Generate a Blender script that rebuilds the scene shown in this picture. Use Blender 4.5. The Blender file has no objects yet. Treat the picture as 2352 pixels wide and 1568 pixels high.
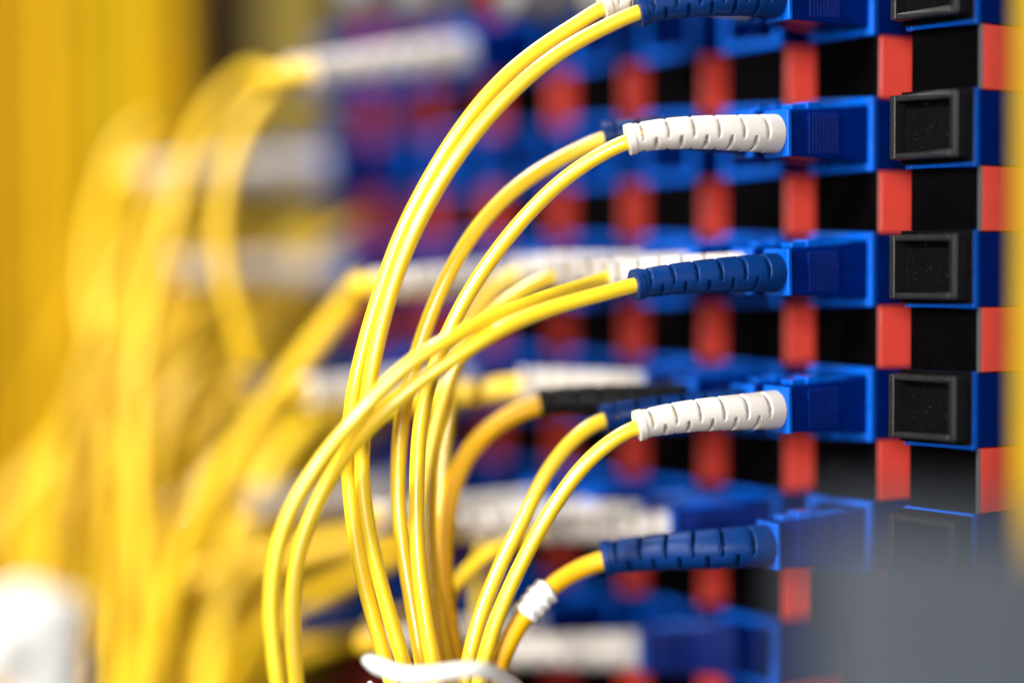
import bpy, math, random
from mathutils import Vector, Matrix, Quaternion
random.seed(7)
S = bpy.context.scene
C = S.collection
MM = 0.001
R = math.radians

# ------------------------------------------------------------------ camera
F = 5200.0                 # focal length in reference pixels (photo taken as 2352 x 1568)
W0, H0 = 2352.0, 1568.0
HOR = 630.0                # row of the horizon
PITCH = math.atan((H0/2-HOR)/F)
D0 = 315.0                 # mm from the lens to the near corner of the patch panel
CAM = Vector((0, -D0, 0))
cd = bpy.data.cameras.new('camera')
cam = bpy.data.objects.new('camera', cd); C.objects.link(cam)
cam.location = CAM*MM
cam.rotation_euler = (R(90)-PITCH, 0, 0)
cd.sensor_width = 36; cd.lens = F/W0*36
cd.clip_start = 0.01; cd.clip_end = 20
cd.dof.use_dof = True
cd.dof.focus_distance = 0.3210
cd.dof.aperture_fstop = cd.lens/33.0
S.camera = cam
fw = Vector((0, math.cos(PITCH), -math.sin(PITCH)))
upv = Vector((0, math.sin(PITCH), math.cos(PITCH)))

def P(x, y, d):
    """point in mm seen at reference pixel x, y at camera depth d"""
    return CAM + fw*d + Vector((1, 0, 0))*((x-W0/2)/F*d) + upv*((H0/2-y)/F*d)

# ------------------------------------------------------------------ world and lamps
w = bpy.data.worlds.new('World'); S.world = w; w.use_nodes = True
bg = w.node_tree.nodes['Background']
bg.inputs[0].default_value = (0.80, 0.88, 1.0, 1); bg.inputs[1].default_value = 0.04
def area(name, loc, target, size, power, col, sy=None):
    l = bpy.data.lights.new(name, 'AREA'); l.size = size*MM; l.energy = power; l.color = col
    if sy: l.shape = 'RECTANGLE'; l.size_y = sy*MM
    o = bpy.data.objects.new(name, l); C.objects.link(o)
    o.location = Vector(loc)*MM
    o.rotation_euler = (Vector(target)-Vector(loc)).to_track_quat('-Z', 'Y').to_euler()
    return o
area('key_lamp', (-1070, -800, 700), (-20, 20, -10), 240, 45.0, (1, .965, .90))
area('back_lamp', (-520, 560, 1150), (20, 60, -10), 260, 22.0, (1, .98, .95))
area('front_fill', (-290, -1320, 170), (30, 20, -10), 400, 20.0, (1, .97, .95))  # unseen fill added to brighten the red module sides
S.view_settings.view_transform = 'Standard'; S.view_settings.look = 'None'
S.view_settings.exposure = 0; S.view_settings.gamma = 1

# ------------------------------------------------------------------ materials
def mat(name, col, rough=.4, spec=.5, var=.12, vscale=300, bump=.0, bscale=2500, sss=0, metal=0, emit=None, coat=0, dust=0):
    m = bpy.data.materials.new(name); m.use_nodes = True
    nt = m.node_tree; b = nt.nodes['Principled BSDF']
    b.inputs['Roughness'].default_value = rough
    b.inputs['Specular IOR Level'].default_value = spec
    b.inputs['Metallic'].default_value = metal
    b.inputs['Coat Weight'].default_value = coat
    if sss:
        b.inputs['Subsurface Weight'].default_value = sss
        b.inputs['Subsurface Radius'].default_value = (1, .8, .5)
        b.inputs['Subsurface Scale'].default_value = .0012
    tc = nt.nodes.new('ShaderNodeTexCoord')
    n = nt.nodes.new('ShaderNodeTexNoise'); n.inputs['Scale'].default_value = vscale; n.inputs['Detail'].default_value = 6
    nt.links.new(tc.outputs['Object'], n.inputs['Vector'])
    r = nt.nodes.new('ShaderNodeValToRGB')
    r.color_ramp.elements[0].position = .3; r.color_ramp.elements[1].position = .7
    r.color_ramp.elements[0].color = tuple(c*(1-var) for c in col)+(1,)
    r.color_ramp.elements[1].color = tuple(min(1, c*(1+var)) for c in col)+(1,)
    nt.links.new(n.outputs['Fac'], r.inputs['Fac'])
    last = r.outputs['Color']
    if dust:
        d = nt.nodes.new('ShaderNodeTexNoise'); d.inputs['Scale'].default_value = 2600; d.inputs['Detail'].default_value = 2
        nt.links.new(tc.outputs['Object'], d.inputs['Vector'])
        dr = nt.nodes.new('ShaderNodeValToRGB')
        dr.color_ramp.elements[0].position = .70; dr.color_ramp.elements[1].position = .76
        dr.color_ramp.elements[1].color = (dust, dust, dust, 1)
        nt.links.new(d.outputs['Fac'], dr.inputs['Fac'])
        mx = nt.nodes.new('ShaderNodeMixRGB'); mx.inputs['Color2'].default_value = (.5, .5, .5, 1)
        nt.links.new(dr.outputs['Color'], mx.inputs['Fac']); nt.links.new(last, mx.inputs['Color1'])
        last = mx.outputs['Color']
    nt.links.new(last, b.inputs['Base Color'])
    n2 = nt.nodes.new('ShaderNodeTexNoise'); n2.inputs['Scale'].default_value = vscale*2.7
    nt.links.new(tc.outputs['Object'], n2.inputs['Vector'])
    mr = nt.nodes.new('ShaderNodeMapRange'); mr.inputs['To Min'].default_value = max(.05, rough-.09); mr.inputs['To Max'].default_value = rough+.12
    nt.links.new(n2.outputs['Fac'], mr.inputs['Value']); nt.links.new(mr.outputs[0], b.inputs['Roughness'])
    if bump:
        n3 = nt.nodes.new('ShaderNodeTexNoise'); n3.inputs['Scale'].default_value = bscale; n3.inputs['Detail'].default_value = 4
        nt.links.new(tc.outputs['Object'], n3.inputs['Vector'])
        bp = nt.nodes.new('ShaderNodeBump'); bp.inputs['Strength'].default_value = bump; bp.inputs['Distance'].default_value = .0002
        nt.links.new(n3.outputs['Fac'], bp.inputs['Height']); nt.links.new(bp.outputs['Normal'], b.inputs['Normal'])
    return m
YEL = mat('yellow_jacket', (.86, .585, .020), .34, .6, .05, 120, .05, 900, coat=.5)
OCH = mat('ochre_jacket', (.78, .42, .004), .42, .35, .08, 120, .06, 900)
ORG = mat('orange_jacket', (.88, .50, .002), .55, .15, .08, 90)
WHT = mat('white_boot_rubber', (.60, .565, .53), .45, .4, .04, 250, .08, 1500, sss=.25)
BLB = mat('blue_boot_rubber', (.0003, .024, .13), .45, .2, .10, 250, .10, 1500)
BLK = mat('black_boot_rubber', (.004, .004, .005), .5, .2, .2, 250, .1, 1500)
BLU = mat('blue_connector_plastic', (.0001, .010, .12), .28, .10, .12, 300, .05, 1200)
RIM_LIT = mat('lit_edge_blue_plastic', (.0002, .085, .50), .28, .2, .10, 300, .05, 1200)  # blue lightened to imitate lit edges on rims, collars and latches
NAV = mat('blue_adapter_plastic', (.0001, .012, .13), .30, .08, .12, 300, .05, 1200)
PLG = mat('black_plug_plastic', (.0016, .0018, .002), .40, .07, .2, 500, .35, 3000, dust=.07)
PLR = mat('black_plug_rim_plastic', (.008, .0085, .010), .38, .4, .2, 500, .35, 3000, dust=.06)
FAC = mat('black_panel_face', (.0012, .001, .0012), .4, .02, .3, 200, .12, 1800)
RED = mat('red_module_plastic', (1.0, .095, .065), .30, .5, .06, 300, .25, 1400, coat=.3)
GRY = mat('grey_painted_metal', (.042, .051, .065), .5, .3, .08, 30)
DRK = mat('dark_cabinet_metal', (.016, .010, .005), .6, .06, .2, 20)
CON = mat('conduit_yellow', (.33, .205, .004), .6, .15, .05, 60)
OLV = mat('yellow_duct_plastic', (.15, .105, .001), .5, .2, .1, 20)
NYL = mat('white_nylon', (.86, .85, .82), .35, .5, .03, 200, .05, 900, sss=.3)
INK = mat('black_ink', (.02, .02, .02), .5)
LGY = mat('light_grey_plastic', (.16, .16, .17), .5, .4, .06, 100)

# ------------------------------------------------------------------ mesh helpers (all in mm)
FLIP = set()      # things whose shapes are written with y pointing into the panel
def mesh(name, vs, fs, m, parent=None, smooth=False, at=None, flip=True):
    me = bpy.data.meshes.new(name)
    if flip and parent is not None and parent.name in FLIP:
        vs = [Vector((v[0], -v[1], v[2])) for v in vs]; fs = [tuple(reversed(f_)) for f_ in fs]
    o0 = Vector(at) if at is not None else Vector((0, 0, 0))
    me.from_pydata([tuple((Vector(v)-o0)*MM) for v in vs], [], fs); me.update()
    if smooth:
        me.polygons.foreach_set('use_smooth', [True]*len(me.polygons))
    me.materials.append(m)
    o = bpy.data.objects.new(name, me); C.objects.link(o)
    if parent is not None:
        o.parent = parent
        if parent.name in FLIP: FLIP.add(o.name)
    if at is not None and parent is None: o.location = o0*MM
    return o
def bev(o, wd, seg=2, ang=35):
    b = o.modifiers.new('bevel', 'BEVEL'); b.width = wd*MM; b.segments = seg; b.limit_method = 'ANGLE'; b.angle_limit = R(ang)
    me = o.data; me.polygons.foreach_set('use_smooth', [True]*len(me.polygons))
    wn = o.modifiers.new('wn', 'WEIGHTED_NORMAL'); wn.keep_sharp = True
    return o
class MB:
    def __init__(s): s.v = []; s.f = []
    def hexa(s, pts):
        b = len(s.v); s.v += [Vector(p) for p in pts]
        s.f += [tuple(b+i for i in q) for q in ((0,3,2,1),(4,5,6,7),(0,1,5,4),(1,2,6,5),(2,3,7,6),(3,0,4,7))]
        return s
    def box(s, x0, x1, y0, y1, z0, z1):
        return s.hexa([(x0,y0,z0),(x1,y0,z0),(x1,y1,z0),(x0,y1,z0),(x0,y0,z1),(x1,y0,z1),(x1,y1,z1),(x0,y1,z1)])
    def build(s, name, m, parent=None, b=0, seg=2, at=None):
        o = mesh(name, s.v, s.f, m, parent, at=at)
        if b: bev(o, b, seg)
        return o
def catmull(pts, n):
    p = [2*pts[0]-pts[1]]+list(pts)+[2*pts[-1]-pts[-2]]
    out = []
    for i in range(1, len(p)-2):
        a, b, c, d = p[i-1:i+3]
        for k in range(n):
            t = k/n
            out.append(.5*((2*b)+(c-a)*t+(2*a-5*b+4*c-d)*t*t+(3*b-a-3*c+d)*t**3))
    out.append(p[-2].copy())
    return out
def resample(pts, step):
    L = [0]
    for a, b in zip(pts, pts[1:]): L.append(L[-1]+(b-a).length)
    n = max(2, int(L[-1]/step)); out = []; j = 0
    for i in range(n+1):
        t = L[-1]*i/n
        while j < len(L)-2 and L[j+1] < t: j += 1
        sg = L[j+1]-L[j]
        out.append(pts[j].lerp(pts[j+1], (t-L[j])/sg if sg > 1e-9 else 0))
    return out
def smooth_path(p, it):
    for _ in range(it):
        p = [p[0]]+[(p[i-1]+2*p[i]+p[i+1])/4 for i in range(1, len(p)-1)]+[p[-1]]
    return p
def sweep(path, rad, seg=16, ref=Vector((0, -1, 0)), cap=True):
    """rad(i, n, phi) -> radius (or (r_a, r_b)); phi 0 faces ref, 90 deg is upward"""
    vs, fs = [], []; n = len(path)
    for i, p in enumerate(path):
        t = (path[min(i+1, n-1)]-path[max(i-1, 0)]).normalized()
        if i == 0:
            a = (ref-t*ref.dot(t)).normalized()
        else:
            a = (a-t*a.dot(t)).normalized()
        b = t.cross(a)
        if i == 0: sg = 1 if b.z >= 0 else -1
        b = b*sg
        for k in range(seg):
            ph = 2*math.pi*k/seg
            r = rad(i, n, ph)
            if isinstance(r, tuple): vs.append(p+a*math.cos(ph)*r[0]+b*math.sin(ph)*r[1])
            else: vs.append(p+(a*math.cos(ph)+b*math.sin(ph))*r)
    for i in range(n-1):
        for k in range(seg):
            q = (i*seg+k, i*seg+(k+1) % seg, (i+1)*seg+(k+1) % seg, (i+1)*seg+k)
            fs.append(q if sg < 0 else q[::-1])
    if cap:
        c0 = tuple(range(seg)); c1 = tuple(range((n-1)*seg, n*seg))
        fs += [c0 if sg > 0 else c0[::-1], c1[::-1] if sg > 0 else c1]
    return vs, fs
def tube(name, pts, r, m, parent=None, step=1.2, seg=16, it=12, at=None, wob=0):
    path = smooth_path(resample(catmull(pts, 14), step), it)
    vs, fs = sweep(path, lambda i, n, ph: r, seg)
    return mesh(name, vs, fs, m, parent, True, at=at)
def thing(name, loc, label, cat, group=None, rot=None):
    o = bpy.data.objects.new(name, None); C.objects.link(o)
    o.empty_display_size = .005
    o.location = Vector(loc)*MM
    if rot: o.rotation_euler = rot
    o['label'] = label; o['category'] = cat
    if group: o['group'] = group
    if rot: FLIP.add(o.name)
    return o
def tag(o, label, cat, group=None):
    o['label'] = label; o['category'] = cat
    if group: o['group'] = group
    return o

# ------------------------------------------------------------------ panel frame: u recedes along the panel, n points out of it
TH = R(37)
U = Vector((-math.sin(TH), math.cos(TH), 0)); N = Vector((-math.cos(TH), -math.sin(TH), 0)); Z = Vector((0, 0, 1))
PIT = 19.5; MW = 12.4; RP = 19.7; AH = 10.3; NCOL = 9
C0 = P(2245, HOR, D0); C0.z = 0
ROWZ = lambda r: .7+(3-r)*RP
def L(u, n, z, col=0, row=None):
    return C0+U*(u+col*PIT)+N*n+Z*(z+(ROWZ(row) if row is not None else 0))
ROT = (0, 0, math.atan2(U.y, U.x))       # local x = U ; local y = -N
# a thing with this rotation has local coords (u, -n, z)

ORD = ['zeroth', 'first', 'second', 'third', 'fourth', 'fifth', 'sixth', 'seventh', 'eighth', 'ninth', 'tenth']
ROWS = range(0, 8)
def rowname(r): return {0: 'hidden row above the frame', 1: 'top row', 2: 'second row', 3: 'third row', 4: 'fourth row', 5: 'fifth row', 6: 'bottom row', 7: 'row under the frame'}[r]
def colname(k): return 'nearest column' if k == 0 else 'farthest column' if k == NCOL-1 else ORD[k+1]+' column from the right'

# chassis behind the modules
ch = thing('panel_chassis', L(0, -30, -80), 'black metal chassis plate standing behind the columns of red and black modules', 'chassis', rot=ROT)
MB().box(-6, NCOL*PIT+2, 0, 2, -80, 250).build('back_plate', DRK, ch, .4)
MB().box(NCOL*PIT-1, NCOL*PIT+2, -26, -.2, -80, 250).build('end_flange', DRK, ch, .4)

# modules: red side with black face between the adapters
def make_module():
    t = thing('panel_module', (0, 0, 0), '', 'panel module', 'panel modules side by side', ROT)
    MB().box(.6, MW-.6, 16, 27, ROWZ(7)-20, ROWZ(0)+20).build('spine', FAC, t, .3)
    for r in list(ROWS)+[8]:
        z1 = ROWZ(r)+RP-AH/2-.15; z0 = ROWZ(r)+AH/2+.15
        if r == 0: z1 += 0
        MB().box(0, MW, .9, 15.9, z0, z1).build('red_block', RED, t, .35, 3)
        MB().box(0, MW+.2, 0, .85, z0, z1).build('black_face_strip', FAC, t, .25, 3)
    return t
def kids(o): return [c for c in o.children]
def dup(root, loc, label=None):
    r = root.copy(); C.objects.link(r); r.location = Vector(loc)*MM
    if label is not None: r['label'] = label
    for ch_ in kids(root):
        c = ch_.copy(); C.objects.link(c); c.parent = r
        for g in kids(ch_):
            d = g.copy(); C.objects.link(d); d.parent = c
    return r
mod0 = make_module(); bpy.context.view_layer.update()
for k in range(NCOL):
    p = L(0, 0, 0, k)
    lab = 'tall black faced module with red side, %s of the panel' % colname(k)
    if k: dup(mod0, p, lab)
mod0.location = L(0, 0, 0, 0)*MM; mod0['label'] = 'tall black faced module with red side, nearest column of the panel'
for r in ROWS:
    MB().box(-.12, -.02, .1, .8, ROWZ(r)+AH/2+.25, ROWZ(r)+RP-AH/2-.25).build('edge_trim', LGY, mod0)

# adapters: a blue rectangular mouth with two ports (local x = u, y = -n, z)
def make_adapter():
    t = thing('duplex_adapter', (0, 0, 0), '', 'fiber adapter', 'blue adapters in the panel', ROT)
    h = AH/2; a = MW
    # sleeve with open mouth: four walls
    m = MB()
    m.box(.02, 1.1, -.5, 15.5, -h, h); m.box(a-1.1, a-.02, -.5, 15.5, -h, h)
    m.box(1.1, a-1.1, -.5, 15.5, h-1.0, h-.01); m.box(1.1, a-1.1, -.5, 15.5, -h+.01, -h+1.0)
    m.build('sleeve', NAV, t, .18, 2)
    MB().box(1.15, a-1.15, 9, 15, -h+1.05, h-1.05).build('port_back', NAV, t)
    MB().box(a/2-.4, a/2+.4, -.4, 8.9, -h+1.02, h-1.02).build('divider', NAV, t, .15)
    # raised mouth rim
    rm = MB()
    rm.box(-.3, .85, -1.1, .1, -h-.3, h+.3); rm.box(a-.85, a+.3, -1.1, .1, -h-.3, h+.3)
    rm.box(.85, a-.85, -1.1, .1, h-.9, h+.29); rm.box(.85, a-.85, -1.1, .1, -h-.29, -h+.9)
    rm.build('mouth_rim', RIM_LIT, t, .25, 3)
    # latch bumps on top and below
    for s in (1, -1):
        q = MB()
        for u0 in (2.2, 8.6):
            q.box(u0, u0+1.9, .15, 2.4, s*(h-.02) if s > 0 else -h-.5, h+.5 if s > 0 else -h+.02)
        q.build('latch_tab', RIM_LIT, t, .2)
    return t
ad0 = make_adapter(); bpy.context.view_layer.update()
first = True
EMPTY = []
for k in range(NCOL):
    for r in range(1, 7):
        if r == 6 and k < 2: continue
        p = L(0, 0, 0, k, r)
        lab = 'blue plastic adapter in the %s of the panel, %s' % (rowname(r), colname(k))
        if first: ad0.location = p*MM; ad0['label'] = lab; first = False
        else: dup(ad0, p, lab)

# black dust plugs in the nearest column
def make_plug():
    t = thing('dust_plug', (0, 0, 0), '', 'dust plug', 'black dust plugs in the nearest column', ROT)
    a = MW; h = 4.55; y0 = -4.6; y1 = -1.95
    m = MB()
    t_ = .95
    # rim frame in front, around a pocket
    m.box(-.12, .1+t_, y0, y1, -h, h); m.box(a-.1-t_, a+.12, y0, y1, -h, h)
    m.box(.1+t_, a-.1-t_, y0, y1, h-t_, h-.005); m.box(.1+t_, a-.1-t_, y0, y1, -h+.005, -h+t_)
    m.build('plug_rim', PLR, t, .28, 3)
    MB().box(-.34, a+.34, -1.9, -1.13, -h-.62, h+.62).build('plug_flange', PLG, t, .15, 2)
    q = MB().box(.1+t_+.02, a-.1-t_-.02, y0+2.1, y1-.05, -h+t_+.02, h-t_-.02)
    q.box(7.6, 8.0, y0+2.55, y0+2.75, -h+t_+.3, h-t_-.3)
    q.build('pocket_floor', PLG, t, .1)
    return t
pl0 = make_plug(); bpy.context.view_layer.update()
for i, r in enumerate((1, 2, 3, 4, 5)):
    p = L(0, 0, 0, 0, r)+Z*(.35 if r < 5 else 0)
    desc = {1: 'cut off by the top edge of the photo', 2: 'beside the white boot of the second row', 3: 'beside the blue boot of the third row',
            4: 'beside the white boot of the fourth row', 5: 'behind the blurred grey bracket'}[r]
    lab = 'black square dust plug with hollow end, '+desc
    if i == 0: pl0.location = p*MM; pl0['label'] = lab
    else: dup(pl0, p, lab)

# ------------------------------------------------------------------ patch cords
def boot_fn(r0, r1, slots, nseg, inner=.8):
    """r0 at housing, r1 at tip"""
    def f(i, n, ph):
        t = i/(n-1)
        r = r0+(r1-r0)*t
        if t > .955: return r*1.10
        if t > .945: return r*1.05
        x = (t-.10)/.83*slots
        if 0 <= x < slots:
            k = int(x); fr = x-k
            c = R(46) if k % 2 == 0 else R(-44)
            hw = R(66) if k % 2 == 0 else R(32)
            d = abs((ph-c+math.pi/2) % math.pi-math.pi/2)
            if d < hw:
                w_ = .27*math.sqrt(math.cos(d/hw*math.pi/2))
                if abs(fr-.2) < w_*.5: return inner
                if abs(fr-.2-.04) < w_*.5+.10: return r*.965
        return r
    return f
BM = {'white': WHT, 'blue': BLB, 'black': BLK}
def housing(t, base, tipdir, near=True):
    """connector body from inside the mouth to the collar; local axes U, N(dir), Z"""
    ax = tipdir.normalized()
    up = (Z-ax*Z.dot(ax)).normalized(); sd = ax.cross(up).normalized()
    if sd.dot(U) < 0: sd = -sd
    def pt(s, a, h): return base+ax*a+sd*s+up*h
    def hx(m, s0, s1, a0, a1, h0, h1, k=1.0):
        m.hexa([pt(s0,a0,h0),pt(s1,a0,h0),pt(s1*k,a1,h0*k),pt(s0*k,a1,h0*k),pt(s0,a0,h1),pt(s1,a0,h1),pt(s1*k,a1,h1*k),pt(s0*k,a1,h1*k)])
    m = MB()
    hx(m, -2.75, 2.75, 0, 14.6, -4.15, 4.15, .78)
    b = m.build('connector_body', BLU, t, .3, 2, at=None)
    q = MB()
    for i in range(9):
        a0 = 6.2+i*.62
        hx(q, -2.72, 2.72, a0, a0+.3, -2.9, 2.9)
    g = q.build('grip_ribs', BLU, b, .08, 1)
    q = MB(); hx(q, -2.95, 2.9, 14.62, 15.5, -3.4, 3.4); q.build('collar', RIM_LIT, t, .28, 3)
    q = MB(); hx(q, -1.3, 1.3, 3, 13.5, 3.4, 4.25); hx(q, -1.7, 1.7, 8.5, 11, 3.5, 4.6); q.build('latch', RIM_LIT, b, .2, 2)
    return base+ax*15.6, ax
def cord(port, col, row, boot, tip, pts, label, r=1.1, jm=YEL, hi=True, length=15.6, group='yellow patch cords in front', hoff=(0, 0), marks=False, sleeve=None, boot_r=(2.8, 2.0)):
    u = MW/2+(-3.15 if port == 0 else 3.15)
    b0 = L(u, -.0, 0, col, row)
    T = P(*tip)
    dirn = (T-b0).normalized()
    dirn = (N*1.0+dirn*.8).normalized() if hi else dirn
    dirn = dirn
    t = thing('patch_cord', b0, label, 'patch cord', group)
    par = bpy.data.objects.new  # noqa
    off = Vector(b0)
    t.location = (0, 0, 0); BASE = Vector(b0)
    e, ax = housing(t, b0, dirn)
    # boot path: start along ax, end at T
    d = (T-e).length
    c1 = e+ax*d*.38
    nxt = P(*pts[0])
    endd = (T-nxt).normalized()
    c2 = T+(endd*.45-(T-e).normalized()*.55).normalized()*d*.28
    raw = []
    for i in range(41):
        s = i/40
        raw.append(e*(1-s)**3+c1*3*s*(1-s)**2+c2*3*s*s*(1-s)+T*s**3)
    path = resample(raw, d/(230 if hi else 60))
    vs, fs = sweep(path, boot_fn(boot_r[0], boot_r[1], 10.5, 0, .9 if boot == 'white' else r+.2), 72 if hi else 32)
    bo = mesh('strain_relief_boot', vs, fs, BM[boot], t)
    me = bo.data
    me.polygons.foreach_set('use_smooth', [True]*len(me.polygons))
    me.set_sharp_from_angle(angle=R(38))
    allp = [raw[0], raw[14], raw[28], raw[-1]]+[P(*q) for q in pts]
    cp = smooth_path(resample(catmull(allp, 14), .9), 14)
    vs, fs = sweep(cp, lambda i, n, ph: r, 20)
    cb = mesh('cable', vs, fs, jm, t, True)
    if marks:
        # printed ink marks along the jacket
        vs = []; fs = []
        n = len(cp); k0, k1 = marks
        i = int(n*k0)
        rnd = random.Random(4)
        while i < n*k1:
            p = cp[i]; tt = (cp[i+1]-cp[i-1]).normalized()
            a = Vector((.75, -.65, 0)); a = (a-tt*a.dot(tt)).normalized(); bb = tt.cross(a)
            for s_ in range(rnd.choice((1, 2, 2))):
                o_ = rnd.uniform(-.4, .25)
                c_ = [(-.28+o_, 0), (.1+o_, .0), (.1+o_, .22), (-.28+o_, .22)]
                q = len(vs)
                for (x_, y_) in c_:
                    an = x_/r
                    vs.append(p+(a*math.cos(an)+bb*math.sin(an))*(r+.02)+tt*(y_+s_*.35))
                fs.append((q, q+1, q+2, q+3))
            i += rnd.choice((1, 1, 2))
        mesh('printed_marks', vs, fs, INK, cb)
    if sleeve:
        i0, i1 = None, None
        def near(pp): return min(range(len(cp)), key=lambda i: (cp[i]-pp).length)
        i0, i1 = sorted((near(P(*sleeve[0])), near(P(*sleeve[1]))))
        sp = resample(cp[i0:i1+1], .12)
        def rf(i, n, ph):
            s = i/(n-1)
            return r+.62+.10*math.sin(s*23)+.06*math.sin(ph*3+s*9)+(.12 if (s > .36 and s < .42) else 0)-(.25 if s < .03 or s > .97 else 0)
        vs, fs = sweep(sp, rf, 28)
        mesh('marker_sleeve', vs, fs, NYL, t, True)
    return t

near = 'yellow patch cords gathered in front'
# top row
cord(1, 1, 1, 'white', (1382, 14, 322), [(1345,46,322),(1300,70,322),(1200,140,321),(1120,217,320),(1040,322,320),(975,430,320),(920,540,320),(878,655,320),(840,780,320),(812,900,320),(801,1000,320.5),(800,1080,321),(810,1190,321),(828,1300,321),(852,1400,321),(880,1500,321),(905,1590,321),(930,1720,322),(960,1950,325)],
     'yellow cord from the white boot at the top edge, upper strand of the double arc', group=near)
cord(0, 1, 1, 'blue', (1466, 26, 319), [(1430,44,319),(1370,72,319),(1290,118,318.5),(1200,188,318),(1112,280,318),(1030,390,318),(962,510,318),(915,620,318),(878,740,318),(850,870,318),(836,980,318.5),(830,1060,319),(836,1150,319),(853,1250,319),(880,1360,319),(906,1450,319),(932,1540,319),(955,1620,320),(985,1760,321),(1000,1950,324)],
     'yellow cord from the blue boot at the top edge, lower strand of the double arc', group=near)
# second row
cord(1, 1, 2, 'blue', (1386, 316, 330), [(1350,336,330),(1300,358,330),(1220,405,329),(1150,462,328),(1080,545,327),(1020,650,326),(975,760,326),(945,860,326),(924,950,326),(917,1030,326),(914,1137,326),(924,1250,325),(942,1362,324),(961,1474,323),(975,1560,323),(990,1660,324),(1005,1950,328)],
     'yellow cord from the blue boot hidden behind the white one in the second row', group=near)
cord(0, 1, 2, 'white', (1440, 322, 319), [(1400,344,319.5),(1350,372,320),(1280,424,321),(1200,504,322),(1130,592,322),(1070,684,322),(1020,785,322),(988,870,322),(968,950,322),(960,1030,322),(957,1137,322),(958,1250,321),(969,1362,320.5),(986,1474,320),(1000,1560,320),(1015,1660,321),(1030,1950,324)],
     'yellow cord from the slotted white boot in the second row', group=near)
# third row
cord(1, 1, 3, 'white', (1392, 636, 331), [(1350,655,328),(1300,668,324),(1200,702,318),(1100,742,313),(1022,785,311),(966,816,310.5),(910,860,310.5),(854,918,310.5),(800,980,310.5),(759,1026,311),(714,1090,311),(669,1165,311),(641,1240,311),(627,1315,311),(622,1395,311),(627,1474,311),(638,1564,311),(650,1660,312),(660,1950,315)],
     'yellow cord from the white boot behind the blue one in the third row, leftmost strand', group=near)
cord(0, 1, 3, 'blue', (1456, 654, 319), [(1420,665,318),(1370,678,317),(1300,697,316),(1200,732,314),(1120,772,312.5),(1035,828,312),(970,870,312),(910,920,312),(856,972,312.5),(815,1016,313.5),(781,1058,314.5),(742,1125,315),(705,1205,315),(682,1285,315),(672,1365,315),(673,1450,315),(680,1564,315),(690,1660,316),(700,1950,319)],
     'yellow cord from the dark blue boot in the third row, sweeping down across the others', group=near)
# fourth row
cord(1, 1, 4, 'blue', (1386, 962, 330), [(1350,980,329),(1303,1022,328),(1247,1097,327),(1202,1193,326),(1151,1294,325),(1112,1390,324),(1086,1470,323),(1070,1540,323),(1060,1620,323),(1050,1750,325),(1045,1950,330)],
     'yellow cord from the blue boot behind the white one in the fourth row', group=near)
cord(0, 1, 4, 'white', (1462, 978, 319), [(1425,997,319),(1359,1048,319),(1310,1105,319),(1270,1165,319),(1219,1252,319),(1165,1362,319),(1130,1450,319),(1108,1530,319),(1095,1600,320),(1080,1750,322),(1075,1950,327)],
     'yellow cord from the slotted white boot in the fourth row', group=near)
# fifth row, thick cord with white sleeve
cord(0, 1, 5, 'blue', (1386, 1284, 331), [(1340,1302,331),(1300,1322,330),(1258,1350,329),(1222,1390,328),(1185,1442,327),(1155,1500,326),(1135,1560,326),(1120,1650,327),(1105,1800,330),(1100,1950,333)],
     'thick ochre cord from the navy boot in the fifth row, with a white marker sleeve', r=1.42, jm=OCH, group=near, sleeve=((1250,1352,329),(1199,1418,327.5)), boot_r=(3.1, 2.5))
# deeper cords that join the bundle
cord(0, 2, 3, 'white', (1272, 632, 336), [(1230,652,336),(1170,688,335),(1110,740,334),(1065,800,334),(1035,870,333),(1010,950,333),(992,1040,332),(985,1137,331),(986,1250,330),(998,1362,329),(1018,1480,328),(1032,1560,328),(1040,1660,328),(1050,1950,332)],
     'yellow cord from the soft white boot left of the third row', group=near)
cord(1, 2, 3, 'white', (1190, 624, 352), [(1150,650,352),(1100,700,351),(1065,765,350),(1045,840,349),(1030,930,348),(1018,1040,346),(1008,1150,344),(1004,1270,341),(1012,1390,338),(1030,1500,336),(1045,1600,336),(1050,1950,338)],
     'blurred yellow cord from the farther white boot of the third row', group=near, hi=False)
cord(0, 2, 4, 'black', (1238, 926, 338), [(1200,940,338),(1140,972,338),(1085,1025,337),(1050,1085,336),(1028,1165,335),(1018,1250,334),(1022,1362,333),(1034,1446,332),(1048,1530,332),(1060,1620,332),(1070,1950,335)],
     'thick ochre cord with small black print, leaving the black boot of the fourth row', r=1.42, jm=OCH, group=near, marks=(.55, .93))
cord(0, 2, 5, 'white', (1245, 1222, 348), [(1215,1232,347),(1135,1262,344),(1078,1305,342),(1034,1362,340),(1010,1440,338),(1010,1520,337),(1020,1650,336),(1030,1950,338)],
     'blurred yellow cord arching low from the white boot of the fifth row', group=near, hi=False)
cord(1, 2, 4, 'white', (1195, 886, 352), [(1165,890,352),(1110,898,353),(1040,905,356),(960,915,362),(860,925,370),(760,940,380),(690,985,388),(635,1050,390),(600,1130,390),(575,1220,390),(540,1320,390),(500,1430,390),(470,1700,390)],
     'blurred pale yellow thick cord running level from the white boot above the black one', group=near, hi=False, r=1.9, boot_r=(3.0, 2.7))
cord(1, 2, 5, 'white', (1175, 1190, 360), [(1140,1205,360),(1110,1260,360),(1102,1330,360),(1105,1420,359),(1115,1520,358),(1120,1700,358),(1120,1950,358)],
     'blurred yellow cord dropping straight down between the bundles', group=near, hi=False)
cord(1, 2, 6, 'white', (1172, 1500, 362), [(1130,1512,364),(1060,1545,368),(980,1600,370),(900,1700,372),(850,1950,374)],
     'blurred yellow cord from the big white boot at the bottom edge', group=near, hi=False, boot_r=(3.1, 2.5))

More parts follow.
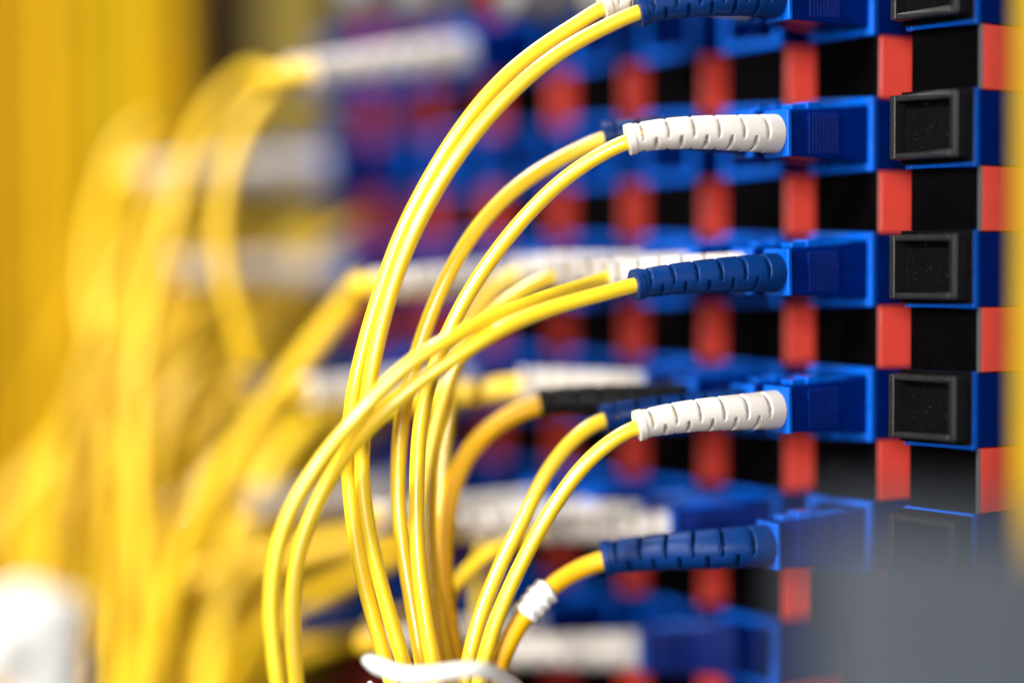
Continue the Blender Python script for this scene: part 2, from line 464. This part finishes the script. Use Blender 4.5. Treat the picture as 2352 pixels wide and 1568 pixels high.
YEM = mat('mid_yellow_jacket', (.78, .49, .012), .42, .4, .08, 60)
FARY = mat('dimmed_far_jacket', (.60, .37, .005), .45, .35, .08, 60)  # yellow jacket darkened so the far cables look less brightly lit
# ------------------------------------------------------------------ far cords: one shared straight connector, each with its own cable
def far_proto(boot, r0=2.95, r1=2.3, LB=31):
    """local x = u, y=-n: connector along -y"""
    t = thing('patch_cord', (0, 0, 0), '', 'patch cord', None, ROT)
    m = MB().box(-2.65, 2.65, -14.6, 0, -3.65, 3.65); b = m.build('connector_body', BLU, t, .3, 2)
    MB().box(-2.9, 2.9, -15.6, -14.62, -3.9, 3.9).build('collar', RIM_LIT, t, .25, 2)
    MB().box(-1.4, 1.4, -13.5, -3, 3.4, 4.4).build('latch', RIM_LIT, b, .2)
    path = [Vector((0, -15.6-LB*i/60, 0)) for i in range(61)]
    vs, fs = sweep(path, boot_fn(r0, r1, 10.5, 0, 1.5), 28, ref=Vector((1, 0, 0)))
    bo = mesh('strain_relief_boot', vs, fs, BM[boot], t, True)
    bo.data.set_sharp_from_angle(angle=R(38))
    return t
protos = {}
TIPL = 15.6+31
def far(port, col, row, boot, pts, label, r=1.0, jm=None, tilt=-4, yaw=0, group='blurred patch cords of the farther columns'):
    u = MW/2+(-3.15 if port == 0 else 3.15)
    b0 = L(u, 0, 0, col, row)
    new = boot not in protos
    if new: protos[boot] = far_proto(boot); bpy.context.view_layer.update()
    src = protos[boot]
    if new: t = src; t.location = b0*MM
    else:
        t = src.copy(); C.objects.link(t); t.location = b0*MM
        for c_ in list(src.children):
            if c_.name.startswith('cable'): continue
            c = c_.copy(); C.objects.link(c); c.parent = t
            for g in c_.children:
                d = g.copy(); C.objects.link(d); d.parent = c
    q = Matrix.Rotation(ROT[2]+R(yaw), 4, 'Z') @ Matrix.Rotation(R(tilt), 4, 'X')
    t.rotation_euler = q.to_euler()
    t['label'] = label; t['group'] = group; t['category'] = 'patch cord'
    ax = (q @ Vector((0, 1, 0))).normalized()
    e = b0+ax*TIPL
    allp = [e-ax*8, e-ax*3, e, e+ax*4]+[P(*p_) for p_ in pts]
    inv = Matrix.Translation(b0) @ q
    inv = inv.inverted()
    cp = smooth_path(resample(catmull(allp, 10), 2.2), 10)
    vs, fs = sweep(cp, lambda i, n, ph: r, 12)
    vs = [inv @ v for v in vs]; jm = jm or FARY
    mesh('cable', vs, fs, jm, t, True, flip=False)
    return t
def tippx(port, col, row, tilt=-4, yaw=0):
    pass
far(0, 5, 1, 'white', [(650,180,385),(585,240,385),(545,330,385),(515,430,384),(503,540,384),(520,650,384),(560,780,385),(592,880,388),(600,980,390),(560,1150,390),(500,1350,390),(470,1700,390)],
    'blurred cord from the pale boot in the top row, curling down in a peach bend', tilt=-9, r=1.5, jm=YEM)
far(1, 5, 1, 'white', [(560,175,400),(480,260,400),(440,360,398),(400,500,396),(350,650,394),(322,850,390),(312,1000,388),(318,1200,386),(328,1400,386),(330,1700,386)],
    'blurred cord that runs down as the brightest vertical streak left of the centre', tilt=-9, r=1.5, jm=YEM)
far(0, 8, 2, 'white', [(440,330,440),(340,290,430),(270,380,420),(225,520,412),(212,660,408),(225,760,405),(250,900,402),(270,1100,402),(260,1300,402),(250,1700,402)],
    'blurred cord forming the outer bend at the upper left', tilt=-3, r=1.7, jm=YEM)
far(1, 7, 2, 'white', [(500,380,410),(420,420,405),(330,520,402),(260,680,400),(200,850,398),(140,1050,398),(100,1300,398),(80,1700,398)],
    'blurred cord sweeping to the lower left from the second row', tilt=-3, r=1.4)
far(0, 4, 3, 'white', [(835,645,370),(785,712,372),(715,800,374),(645,885,376),(580,985,378),(510,1090,380),(450,1200,382),(415,1300,384),(370,1450,386),(340,1700,388)],
    'blurred cord crossing diagonally down from the white boot left of the third row', tilt=-3, r=1.7, jm=YEM)
far(0, 7, 3, 'white', [(500,640,410),(450,720,408),(400,840,405),(370,950,402),(350,1100,400),(380,1300,400),(400,1700,400)],
    'blurred cord dropping from the broad white boot at the far end of the third row', tilt=0, r=1.2)
far(1, 7, 3, 'white', [(480,660,420),(380,760,415),(300,880,412),(220,1020,410),(180,1200,408),(160,1400,408),(150,1700,408)],
    'blurred cord behind the broad white boot in the third row', tilt=0, r=1.4)
far(0, 5, 4, 'white', [(800,905,395),(700,960,398),(620,1060,400),(560,1160,402),(470,1290,405),(380,1420,408),(300,1700,410)],
    'blurred cord from the white boot at the middle of the fourth row', tilt=0, r=1.3)
far(0, 6, 4, 'blue', [(640,880,410),(520,900,410),(420,960,410),(380,1050,410),(360,1200,410),(350,1700,410)],
    'blurred cord from the far blue boot of the fourth row', tilt=0, r=1.3)
far(0, 4, 5, 'white', [(980,1180,378),(880,1220,382),(700,1262,386),(520,1300,390),(410,1340,392),(330,1430,394),(280,1700,396)],
    'blurred cord running almost level to the left from the fifth row', tilt=1, r=1.7, jm=YEM)
far(1, 3, 5, 'white', [(980,1230,366),(880,1290,370),(760,1350,376),(640,1420,382),(550,1500,388),(480,1700,392)],
    'blurred cord falling gently to the bottom left from the fifth row', tilt=0, r=1.5)
far(0, 6, 5, 'white', [(700,1140,410),(600,1190,410),(520,1280,410),(470,1400,410),(440,1700,410)],
    'blurred cord from the farthest white boot of the fifth row', tilt=0, r=1.3)
far(0, 4, 6, 'white', [(960,1420,378),(860,1440,382),(700,1490,388),(580,1550,392),(500,1700,396)],
    'blurred cord along the bottom edge from the bottom row', tilt=1, r=1.7)
far(1, 5, 6, 'blue', [(800,1370,395),(680,1400,398),(560,1450,400),(470,1540,402),(420,1700,404)],
    'blurred cord above the one on the bottom edge', tilt=1, r=1.6)

# ------------------------------------------------------------------ loose blurred cables on the left
def loose(pts, r, m, label, group, name='cable'):
    P_ = [P(*q) for q in pts]
    base = P_[-1]
    path = smooth_path(resample(catmull(P_, 10), 4), 6)
    vs, fs = sweep(path, lambda i, n, ph: r, 12)
    o = mesh(name, vs, fs, m, None, True, at=base)
    return tag(o, label, 'cable', group)
rnd = random.Random(11)
DIM_OCH = mat('shaded_ochre_jacket', (.46, .26, .0008), .6, .10, .10, 60)  # jacket darkened: shade of the back cables painted into the colour
DIM_YEL = mat('shaded_yellow_jacket', (.48, .32, .001), .6, .10, .10, 60)  # same cable yellow, dimmed in colour for the shaded tangle
# upright trunk of cables at the back left
lefts = [(-60,2.6,DIM_OCH,500),(-5,2.7,DIM_OCH,508),(45,2.2,DIM_OCH,545),(88,3.2,DIM_OCH,500),(140,3.0,DIM_OCH,492),(190,2.6,DIM_OCH,520),(232,2.6,DIM_YEL,506),(285,3.0,DIM_YEL,498),(335,2.8,DIM_OCH,500),(392,3.2,DIM_OCH,490),(440,2.7,DIM_OCH,512)]
for i, (x, r_, m_, d_) in enumerate(lefts):
    loose([(x+rnd.uniform(-6,6),-500,d_),(x,-100,d_),(x+rnd.uniform(-8,8),400,d_),(x+rnd.uniform(-14,14),900,d_),(x+rnd.uniform(-30,20),1400,d_),(x,2100,d_)], r_, m_,
          'thick blurred upright cable at the far left, %s from the left edge' % (ORD[i] if i else 'outermost'), 'upright cables at the far left')
# drooping mass
n = 0
for i in range(30):
    t = i/29
    x1 = rnd.uniform(120, 640); xb = rnd.uniform(-80, 620)
    d = rnd.uniform(425, 480)
    ys = rnd.uniform(560, 1000)
    side = rnd.choice((-1, 1, 1))
    pts = [(x1+260, ys-60, d+10), (x1+120, ys+20, d), (x1+30, ys+170, d-4), (x1-40*side*.4+(xb-x1)*.3, ys+360, d-6), (xb, ys+700, d-8), (xb-20, ys+1300, d-8)]
    loose(pts, rnd.uniform(1.5, 2.6), rnd.choice((DIM_YEL, DIM_YEL, DIM_OCH, FARY)),
          'blurred yellow cable in the drooping tangle at the lower left', 'tangled cables drooping at the lower left')

arcs = [
 ([(860,905,392),(780,932,392),(700,975,392),(640,1040,392),(600,1120,392),(572,1200,392),(555,1270,392),(505,1400,392),(460,1700,392)],1.2,YEL,'blurred pale loop curving left behind the crossing of the front cables'),
 ([(640,770,405),(500,790,402),(430,830,400),(390,880,400),(368,960,400),(358,1100,400),(356,1700,400)],.8,YEL,'thin blurred pale loop bending downward in the middle of the left tangle'),
 ([(900,1240,395),(760,1290,398),(640,1335,400),(560,1380,400),(480,1450,400),(420,1700,400)],1.3,FARY,'blurred cable sloping gently down below the middle of the left tangle'),
 ([(880,1400,390),(780,1430,392),(680,1475,394),(600,1530,396),(520,1700,398)],1.3,OCH,'blurred ochre cable near the bottom left of the tie'),
 ([(760,640,420),(690,700,420),(600,800,420),(540,900,420),(500,1000,420),(470,1150,420),(450,1700,420)],1.2,DIM_OCH,'dark ochre blurred cable behind the diagonal one'),
 ([(600,250,430),(520,330,430),(440,470,430),(400,620,430),(385,800,430),(380,1000,430),(385,1700,430)],1.1,FARY,'slim blurred cable inside the large upper left bend'),
 ([(480,440,430),(400,560,430),(330,700,428),(290,860,426),(270,1040,424),(265,1250,424),(262,1700,424)],1.2,DIM_OCH,'dark blurred cable between the two bright vertical streaks'),
 ([(420,620,420),(320,720,418),(220,860,416),(140,1020,414),(80,1200,412),(30,1700,412)],1.5,ORG,'orange blurred cable leaning across the lower left'),
 ([(560,1020,405),(470,1110,405),(400,1220,405),(340,1360,405),(300,1700,405)],1.1,YEL,'blurred cable dropping left of the diagonal one near the bottom'),
 ([(700,1170,402),(620,1260,402),(560,1370,402),(540,1500,402),(535,1700,402)],1.0,DIM_OCH,'dark thin blurred cable just left of the leftmost sharp strand'),
]
for i in range(16):
    d = rnd.uniform(400, 440); x0 = rnd.uniform(480, 800); y0 = rnd.uniform(520, 1150); xb = rnd.uniform(120, 560); sp = rnd.uniform(.7, 1.3)
    pts = [(x0+120, y0-25, d+4), (x0+30, y0+10, d), (x0-60*sp, y0+90, d), (x0-(x0-xb)*.62, y0+250*sp, d), (xb+15, y0+460*sp, d), (xb, 1750, d)]
    loose(pts, rnd.uniform(.7, 1.1), rnd.choice((YEL, FARY, DIM_OCH, FARY)), 'thin blurred yellow cable arching within the tangle at the left', 'thin arching cables in the tangle at the left')
for pts_, r_, m_, lab_ in arcs:
    loose(pts_, r_, m_, lab_, 'blurred loops on the left')

# ------------------------------------------------------------------ cable tie, sleeves, bracket, duct
tp = [P(836,1512,309),P(850,1519,308.5),(P(880,1533,307.5)),P(930,1548,306.5),P(990,1547,306),P(1060,1538,306.5),P(1110,1538,308),P(1150,1552,311),P(1190,1578,316),P(1215,1610,324),P(1190,1640,333),P(1080,1650,339),P(960,1640,339),P(880,1610,333),P(850,1580,325)]
path = resample(catmull(tp, 12), .4)
def tr(i, n, ph):
    k = min(1, (i+1)/6)
    return (.5*math.sqrt(k), 1.05*math.sqrt(k))
vs, fs = sweep(path, tr, 20)
t = thing('cable_tie', (0, 0, 0), 'white nylon cable tie round the yellow bundle at the bottom edge', 'cable tie')
mesh('strap', vs, fs, NYL, t, True)

# blurred white wrap at the lower left
t = thing('cable_wrap', (0, 0, 0), 'big blurred white plastic wrap in the lower left corner', 'cable wrap')
def wrapr(i, n, ph):
    s = i/(n-1)
    return (4.5+.5*math.sin(s*19)+.25*math.sin(s*47))*(min(1, (s*7)**.5+.12))
vs, fs = sweep(resample(catmull([P(100,1360,262),P(115,1440,262),P(110,1520,262),P(100,1640,262),P(90,1800,262)], 10), .6), wrapr, 32)
mesh('wrap', vs, fs, NYL, t, True)
vs, fs = sweep(resample(catmull([P(150,1440,257),P(60,1400,256),P(-10,1460,255),P(-60,1560,254)], 10), .6), lambda i, n, ph: 2.8, 24)
mesh('tail', vs, fs, NYL, t, True)

# grey bracket close to the lens at the lower right
t = thing('grey_bracket', P(2100, 1500, 200), 'large blurred slate grey bracket filling the lower right corner, closest to the lens', 'bracket')
def q(x, y, d): return P(x, y, d)-P(2100, 1500, 200)
m = MB()
m.hexa([q(1860,2300,200),q(2700,2300,200),q(2700,2300,210),q(1860,2300,210),q(1860,1185,200),q(2700,1240,200),q(2700,1240,210),q(1860,1185,210)])
o = m.build('plate', GRY, t, 2.4, 5)

# yellow duct at the right edge, in front of the panel
t = thing('yellow_conduit', P(2409, 600, 280), 'blurred yellow conduit standing upright along the right edge', 'conduit')
vs, fs = sweep([Vector((0, 0, z)) for z in range(-120, 121, 6)], lambda i, n, ph: 4.3, 32)
mesh('tube', vs, fs, CON, t, True)

# dark cabinet behind
bp = thing('cabinet_wall', (-60, 420, 0), 'dark cabinet wall in the background behind the cables', 'cabinet wall')
MB().box(-700, 700, 0, 4, -500, 500).build('sheet', DRK, bp)
dc = thing('cable_duct', P(690, 300, 500), 'dim olive yellow upright duct between the loops and the end of the panel', 'cable duct')
MB().box(-8, 8, 0, 14, -250, 250).build('duct_body', OLV, dc, 1)
# grey plugs above the top row, far along the panel
for i, (x, y, d_) in enumerate([(860, 10, 395), (1000, 5, 385), (1230, 12, 365), (1420, 8, 350)]):
    b = P(x, y-25, d_)
    o = thing('grey_plug', b, 'blurred grey round plug at the top edge, %s from the left' % ORD[i+1], 'plug', 'grey plugs along the top edge', rot=ROT)
    vs, fs = sweep([Vector((0, 6-j*.6, 0)) for j in range(20)], lambda i, n, ph: 4.2 if i > 2 else 3.6, 24, ref=Vector((1, 0, 0)))
    mesh('cap', vs, fs, LGY, o, True)

# put each in-place built thing's empty at its own base
for o in list(C.objects):
    if o.type == 'EMPTY' and o.location.length < 1e-9 and o.children:
        base = o.children[0].data.vertices[0].co.copy()
        o.location = base
        for c_ in o.children: c_.location = c_.location-base
